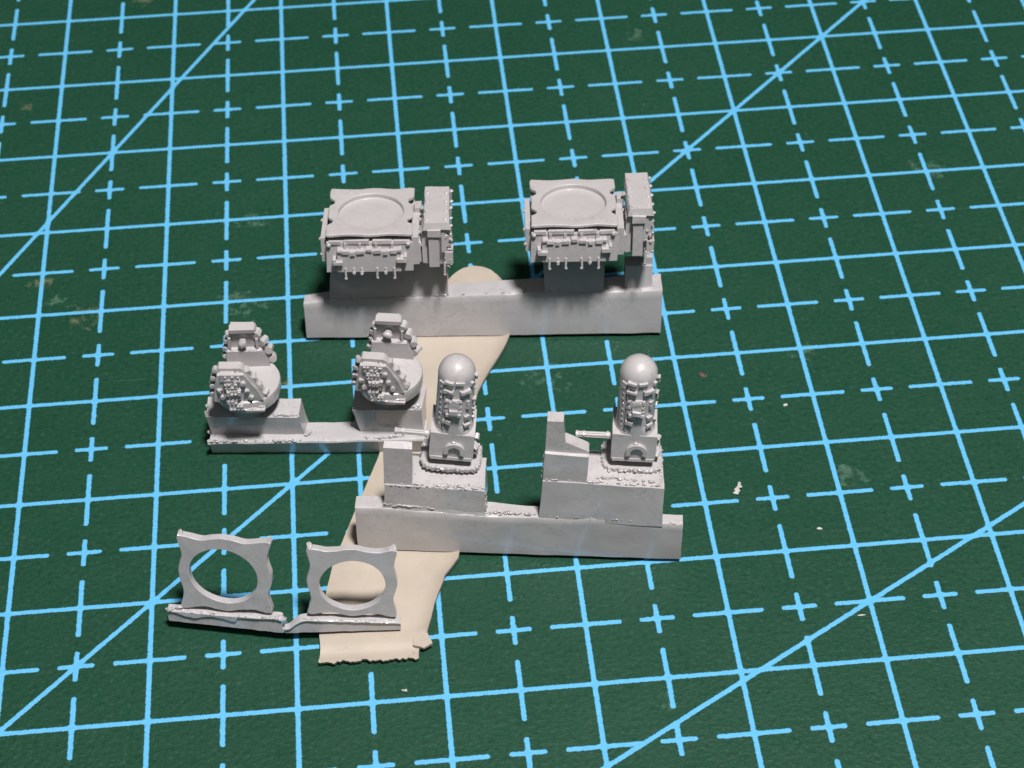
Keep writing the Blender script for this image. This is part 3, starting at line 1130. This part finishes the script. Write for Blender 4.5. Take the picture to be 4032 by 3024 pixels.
    for i in range(6):
        a = math.pi * 2 * i / 6 + .5
        add_tube(bm, (-hw + .02, gy + .0145 * math.cos(a), gz + .0145 * math.sin(a)), (gl, gy + .014 * math.cos(a), gz + .014 * math.sin(a)), .0085, .008, 8)
    barrel = obj('gun_barrel', bm, RES, body)
    for x, r, w in ((gl + .008, .027, .014), (gl + .056, .026, .012), (-hw - .028, .030, .016), (-hw - .004, .028, .012)):
        bm = bmesh.new()
        add_tube(bm, (x - w / 2, gy, gz), (x + w / 2, gy, gz), r, r, 12)
        jitter(bm, .003, 30, seed + x)
        obj('barrel_clamp', bm, RES, barrel)
    return body


gun_mount(1.925, .290, .728, 1.5, 5)
gun_mount(.662, .300, .678, 4.3, 9)
bm = bmesh.new()
flash_line(bm, [(.22, .03, .652), (.42, .03, .645), (.91, .03, .622)], .008, 60, rng, .014)
flash_line(bm, [(.60, .06, .628), (.90, .06, .622)], .008, 30, rng, .014)
flash_line(bm, [(.20, .008, .47), (.55, .01, .44)], .007, 26, rng, .006)
flash_line(bm, [(.925, .03, .39), (1.29, .03, .40)], .010, 36, rng, .014)
flash_line(bm, [(.91, .03, .61), (.93, .03, .42)], .009, 12, rng, .008)
flash_line(bm, [(1.32, .03, .745), (1.60, .03, .735), (2.14, .025, .712)], .007, 60, rng, .013)
flash_line(bm, [(2.13, .03, .71), (2.13, .2, .715)], .010, 14, rng, .01)
flash_line(bm, [(1.70, .08, .73), (2.1, .06, .72)], .008, 30, rng, .014)
flash_line(bm, [(1.31, .05, .72), (1.32, .05, 1.0)], .006, 12, rng, .006)
flash_line(bm, [(1.29, .005, .40), (1.7, .0, .405), (2.1, .0, .375)], .004, 24, rng, .005)
flash_line(bm, [(2.2, .012, .365), (2.29, .012, .362)], .007, 8, rng, .006)
fo = obj('casting_flash', bm, RES, sp3)
fo['kind'] = 'stuff'

# ================================================================== casting 4: two open square frames on a thin strip
sp4 = thing('resin_casting', 'thin grey resin strip with two square frames with round holes, nearest the viewer', 'resin casting',
            (0.1356, -6.252, 0.100), -13.351, 10.0, GROUP)
sp4m = sp4.matrix_world.copy()
half2 = Matrix.Rotation(math.radians(-2.7), 4, 'Z') @ Matrix.Rotation(math.radians(-10), 4, 'X')
half2.translation = Vector((0.9390, -6.441, 0.100))
rel = sp4m.inverted() @ half2           # second half of the strip, in the casting's own frame
rng = random.Random(44)


def strip_sections(tops, bots, back, n, u0, u1, seed, M=None, drips=None):
    secs = []
    for i in range(n + 1):
        u = u0 + (u1 - u0) * i / n
        h, b, d = lerp(tops, u), lerp(bots, u), lerp(back, u)
        dr = lerp(drips, u) if drips else 0.0
        e = .005 * noise.noise(Vector((u * 14, seed, 0))) + .003 * noise.noise(Vector((u * 40, seed, 2)))
        lip = -.012
        pts = [(0.004, b), (0.002, b + (h - b) * .35), (0.0, max(b + .01, h - .022 - dr)), (lip, max(b + .018, h - .016 - dr)), (lip - .002, h - .006), (lip + .010, h + e), (d * .5, h + e), (d, h + .004),
               (d + .01, h - .02), (d + .110, b - .060), (d + .060, b - .068), (d * .8, b + .004)]
        P = [Vector((u, v, z)) for v, z in pts]
        if M is not None:
            P = [M @ p for p in P]
        secs.append([tuple(p) for p in P])
    return secs


bm = bmesh.new()
s1 = strip_sections([(0, .112), (.4, .120), (.78, .142), (.80, .130)], [(0, .0), (.78, .0)], [(0, .050), (.8, .055)], 50, 0.0, .800, 1,
                    None, [(0, 0), (.06, .0), (.12, .024), (.19, .036), (.26, .018), (.32, .006), (.38, .014), (.45, .038), (.485, .036), (.495, .0), (.8, 0)])
add_loft(bm, s1)
add_loft(bm, strip_sections([(0, .055), (.03, .060), (.07, .095), (.11, .122), (.15, .128), (.774, .066), (.785, .060)], [(0, .0), (.785, -.017)], [(0, .03), (.1, .05), (.785, .05)], 50, -.004, .787, 5, rel))
# thin web that still ties the halves together
a = Vector((.795, .02, .0))
b = rel @ Vector((.0, .02, .0))
for t0, t1 in ((0, .35), (.33, .7), (.68, 1.0)):
    p, q = a.lerp(b, t0), a.lerp(b, t1)
    add_hexa(bm, [(p.x, p.y - .012, p.z), (q.x, q.y - .012, q.z), (q.x, q.y + .015, q.z), (p.x, p.y + .015, p.z),
                  (p.x, p.y - .012, p.z + .045 - .03 * t0), (q.x, q.y - .012, q.z + .045 - .03 * t1 * (1 if t1 < .9 else .0)), (q.x, q.y + .015, q.z + .03), (p.x, p.y + .015, p.z + .03)])
jitter(bm, .003, 16, 6)
obj('runner_strip', bm, RES2, sp4)


def frame(cx, cz, hx, hz, hcx, hcz, rx, rz, M, seed, corners):
    """scalloped square plate with a round hole; corners = four (du, dz) shifts LL, LR, UR, UL"""
    pts = wavy_square(0, 0, 1, 1, 30, .094, .11, seed, .016)
    ang = [math.atan2(y, x) for x, y in pts]
    out = []
    for x, y in pts:
        s, t = (x + 1) / 2, (y + 1) / 2
        du = (corners[0][0] * (1 - s) * (1 - t) + corners[1][0] * s * (1 - t) + corners[2][0] * s * t + corners[3][0] * (1 - s) * t)
        dz = (corners[0][1] * (1 - s) * (1 - t) + corners[1][1] * s * (1 - t) + corners[2][1] * s * t + corners[3][1] * (1 - s) * t)
        out.append((cx + hx * x + du, cz + hz * y + dz))
    hole = [(hcx + rx * math.cos(a), hcz + rz * math.sin(a)) for a in ang]
    mid = [((a[0] + b[0]) / 2, (a[1] + b[1]) / 2) for a, b in zip(out, hole)]
    bm = bmesh.new()
    v0, v1 = .010, .064

    def ring(P, v, k=1.0, c=None):
        return [bm.verts.new(M @ Vector((x, v, z))) for x, z in P]
    hb = [(hcx + (rx + .004) * math.cos(a), hcz + (rz + .004) * math.sin(a)) for a in ang]
    hb2 = [(hcx + (rx - .001) * math.cos(a), hcz + (rz - .001) * math.sin(a)) for a in ang]
    ins = [(x + (hcx - x) * .012, z + (hcz - z) * .012) for x, z in out]
    loops = [ring(out, v0 + .004), ring(ins, v0), ring(mid, v0), ring(hb, v0), ring(hole, v0 + .004), ring(hb2, (v0 + v1) / 2), ring(hole, v1 - .006), ring(hb, v1), ring(mid, v1), ring(ins, v1), ring(out, v1 - .005)]
    N = len(out)
    for A, B in zip(loops, loops[1:] + loops[:1]):
        for i in range(N):
            j = (i + 1) % N
            bm.faces.new((A[i], A[j], B[j], B[i]))
    jitter(bm, .003, 9, seed)
    fr = obj('scalloped_frame', bm, RES2, sp4, 28)
    rg = random.Random(seed)
    for (du, dz) in ((cx - hx + corners[3][0] + .025, cz + hz + corners[3][1] - .005), (cx + hx + corners[2][0] - .022, cz + hz + corners[2][1] - .008)):
        bm = bmesh.new()
        add_blob(bm, M @ Vector((du, .045, dz - .004)), .022, rg, 2, (1, 1.2, .9), .35)
        obj('corner_bead', bm, RES2, fr)
    return fr


I4 = Matrix.Identity(4)
# first: measured corners LL (.095,.122) LR (.742,.161) UR (.763,.806) UL (.114,.789)
frame(.428, .462, .325, .335, .416, .457, .236, .238, I4, 3,
      [(-.008, -.005), (-.011, .034), (.010, .009), (.011, -.008)])
# second: LL (.160,.157) LR (.766,.090) UR (.798,.696) UL (.193,.752)
frame(.479, .420, .303, .301, .482, .400, .224, .218, rel, 6,
      [(-.016, .038), (-.016, -.029), (.016, -.025), (.017, .031)])
bm = bmesh.new()
flash_line(bm, [(.0, -.004, .112), (.40, -.004, .12), (.79, -.004, .140)], .010, 34, rng, .010)
flash_line(bm, [(.01, .0, .115), (.09, .02, .13)], .018, 6, rng, .008)
flash_line(bm, [(.76, .0, .145), (.80, .01, .13)], .018, 5, rng, .008)
p2 = [tuple(rel @ Vector(q)) for q in ((.12, .0, .122), (.45, .0, .096), (.77, .0, .068))]
flash_line(bm, p2, .010, 40, rng, .010)
fo = obj('casting_flash', bm, RES2, sp4)
fo['kind'] = 'stuff'

# ------------------------------------------------------------------ crumbs on the mat
for k, (x, y, r, sq, lab, m) in enumerate((
        (4.25, -5.40, .022, (1.0, .9, .6), 'white crooked resin shaving on the green mat right of the domed gun mounts', CRUMB),
        (4.77, -4.60, .017, (1, 1, .6), 'small round pale crumb above and right of the crooked white shaving', CRUMB),
        (1.72, -6.93, .022, (1.1, .8, .6), 'pale crumb on the mat in front of the torn end of the tan strip', CRUMB),
        (4.78, -5.83, .016, (1.3, .7, .6), 'tiny white crumb below and right of the crooked white shaving', CRUMB),
        (4.19, -4.22, .030, (1.3, .8, .3), 'dark reddish brown flake on the mat right of the second dome', RUST),
        (4.91, -6.62, .020, (1.5, .5, .3), 'flat pale blue-white flake beside the diagonal line at lower right', CRUMB))):
    rg = random.Random(60 + k)
    bm = bmesh.new()
    if k == 0:
        for q in range(7):
            t = q / 6
            add_blob(bm, (.045 * t - .01 + .012 * math.sin(q * 2), .075 * t - .03, .008 + .012 * t), .015 * (1.2 - .5 * t), rg, 2, (1, 1, .7), .35)
    else:
        add_blob(bm, (0, 0, r * sq[2] * .6), r * .8, rg, 2, sq, .4)
    o = obj('crumb', bm, m)
    o.location = (x, y, .002)
    o['label'] = lab
    o['category'] = 'crumb'
    o['group'] = 'crumbs on the cutting mat'
